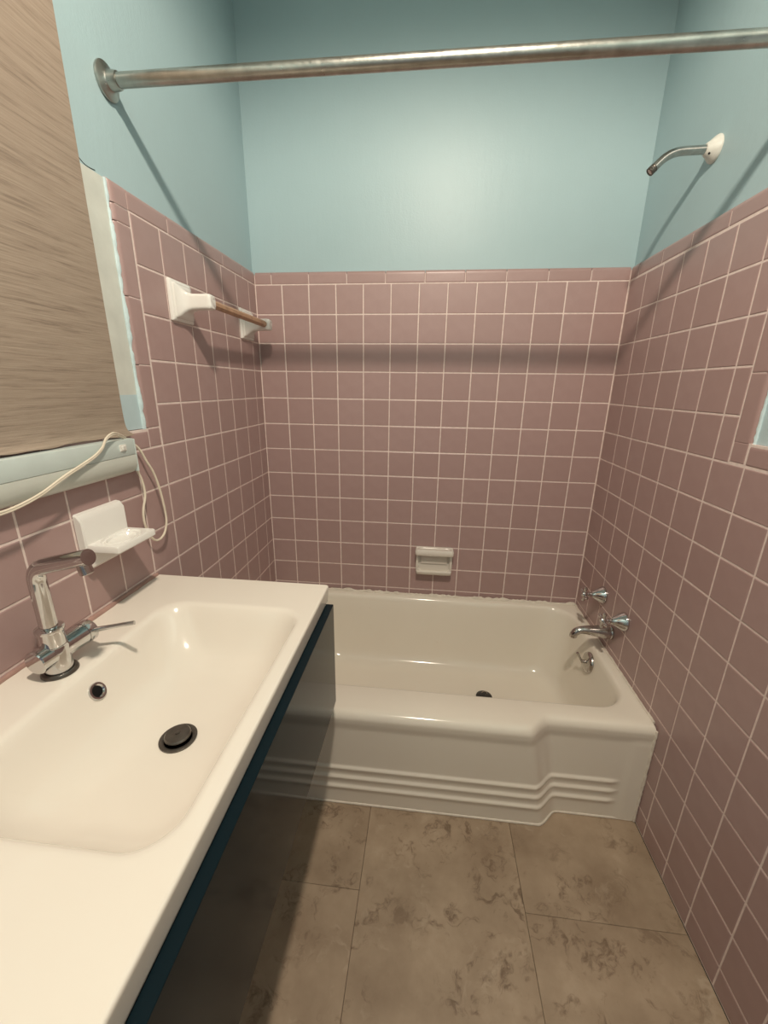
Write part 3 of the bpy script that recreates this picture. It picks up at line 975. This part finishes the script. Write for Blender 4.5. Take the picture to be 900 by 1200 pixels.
# ------------------------------------------------------------------ window shade (left)
sh = thing('window_shade', 'brown woven roller shade covering the left window', 'window shade', (0.004, -1.24, 1.21))
rnd = random.Random(4)
ny, nz = 60, 50
top_z, bot_z = 2.20, 1.2085
YA, YB = -1.63, -0.856
V, F = [], []
ph = [rnd.uniform(0, 6.28) for _ in range(6)]
for side in (0, 1):
    for i in range(nz + 1):
        z = bot_z + (top_z - bot_z) * (i / nz) ** 2
        for k in range(ny + 1):
            t = k / ny
            y = YA + (YB - YA) * t
            wv = 0.0016 * math.sin(y * 9 + ph[0]) + 0.0010 * math.sin(y * 23 + ph[1])
            x = -0.0015 + wv * 0.5
            low = math.exp(-(z - bot_z) / 0.012)
            x += low * (0.009 + 0.004 * math.sin(y * 17 + ph[2]))
            yy = y
            zz2 = z
            if i == 0:
                zz2 += 0.0022 * math.sin(y * 31 + ph[3]) + 0.0014 * math.sin(y * 67 + ph[4])
            if t > 0.97:
                yy += 0.014 * sstep(0.97, 1.0, t) * math.exp(-(z - bot_z) / 0.006)
            V.append((x + side * 0.0012, yy, zz2))
N1 = ny + 1
off = (nz + 1) * N1
for i in range(nz):
    for k in range(ny):
        a = i * N1 + k
        F.append((a, a + 1, a + N1 + 1, a + N1))
        F.append((off + a, off + a + N1, off + a + N1 + 1, off + a + 1))
for k in range(ny):
    F.append((k, off + k, off + k + 1, k + 1))
    a = nz * N1 + k
    F.append((a, a + 1, off + a + 1, off + a))
for i in range(nz):
    F.append((i * N1, (i + 1) * N1, off + (i + 1) * N1, off + i * N1))
    a = i * N1 + ny
    F.append((a, off + a, off + a + N1, a + N1))
put('shade_cloth', (V, F), M['shade'], sh, smooth=True)
put('roller', tube([(0.018, YA - 0.01, 2.205), (0.018, YB + 0.01, 2.205)], 0.020, 20), M['shade'], sh, smooth=True)
for y in (YA - 0.014, YB + 0.010):
    put('bracket', bbox(-T + 0.0005, 0.034, y, y + 0.004, 2.185, 2.228, 0.001), M['steel'], sh)

# ------------------------------------------------------------------ strip light below the shade, with its cord
lf = thing('strip_light', 'pale blue strip light fixture mounted on the left wall below the shade', 'light fixture', (0.0, -1.16, 1.12))
ya, yb = -1.470, -0.8735
def extr(prof, y0, y1):
    return loft([[Vector((x, y0, z)) for x, z in prof], [Vector((x, y1, z)) for x, z in prof]])
put('housing', bevel(extr([(0.0005, 1.166), (0.030, 1.166), (0.0285, 1.2035), (0.0005, 1.2035)], ya, yb), 0.0015, 2), M['housing'], lf, smooth=True)
lens = [(0.0012, 1.1655), (0.0295, 1.1655), (0.0310, 1.155), (0.0300, 1.143), (0.0265, 1.132), (0.0205, 1.125), (0.012, 1.1215), (0.0012, 1.121)]
put('diffuser', extr(lens, ya + 0.003, yb - 0.0015), M['diffuser'], lf, smooth=True, angle=50)
sw = put('switch_plate', bbox(0.0275, 0.0312, -0.9220, -0.9020, 1.178, 1.193, 0.0008), M['white_plastic'], lf)
put('rocker', bevel(xf(box(-0.0022, 0.0022, -0.0060, 0.0060, -0.0045, 0.0045), Matrix.Translation((0.0318, -0.912, 1.1855)) @ Matrix.Rotation(0.2, 4, 'Z')), 0.0007, 1), M['white_plastic'], sw)
put('end_cap', bbox(0.0005, 0.0300, yb, yb + 0.0035, 1.1245, 1.2015, 0.001), M['housing'], lf)
def ray(u, v, x):
    """room point seen at that spot of the photograph, on the plane at that x"""
    dv = _r * ((u - 450) / 477.83) + _d * ((v - 600) / 477.83) + _f
    t = (x - CAM.x) / dv.x
    return CAM + dv * t
front_px = [(-330, 720, .006), (-200, 668, .020), (-100, 632, .034), (-40, 612, .040), (0, 602, .040), (25, 592, .039), (50, 578, .038), (74, 560, .038), (95, 546, .037), (111, 535, .037), (120, 525, .037), (124, 515, .038), (132, 508.5, .036), (141, 510.5, .026), (148, 515, .014), (152, 519, .010)]
loop_px = [(151, 516, .006), (163, 526, .014), (172, 541, .018), (180, 554, .020), (187, 573, .021), (192, 592, .021), (195, 610, .021), (193, 624, .020), (187, 632, .019), (180, 632, .019), (173, 622, .018), (169, 611, .017), (168, 597, .016), (170, 580, .016), (166, 562, .014), (158, 547, .010), (152, 535, .005)]
def twin(px, r=0.0021):
    c = smooth_path([ray(u, v, x) for u, v, x in px], 5)
    up = Vector((0.0, 0.35, 0.94)) * 0.0019
    return join(tube([p + up for p in c], r, 8), tube([p - up for p in c], r, 8))
def single(px, r):
    c = smooth_path([ray(u, v, x) for u, v, x in px], 5)
    return tube(c, r, 8)
put('power_cord', join(twin(front_px, 0.0022)), M['cord'], lf, smooth=True)
put('cord_loop', single(loop_px, 0.0029), M['cord'], lf, smooth=True)

# ------------------------------------------------------------------ ceiling lamp (above the frame) and its light
cl = thing('ceiling_light', 'round recessed ceiling downlight in the middle of the ceiling, above the picture', 'ceiling light', (LIGHT_XYZ.x, LIGHT_XYZ.y, CEIL))
lp = (LIGHT_XYZ.x, LIGHT_XYZ.y, CEIL)
put('trim_ring', lathe([(0.062, 0.0), (0.098, 0.0005), (0.100, 0.004), (0.094, 0.009), (0.075, 0.011), (0.066, 0.008), (0.062, 0.0)], lp, (0, 0, -1), 36), M['white_paint'], cl, smooth=True)
put('bulb', lathe([(0.0, 0.0), (0.030, 0.0), (0.032, 0.004), (0.028, 0.010), (0.016, 0.015), (0.0, 0.017)], lp, (0, 0, -1), 24), M['glow'], cl, smooth=True)
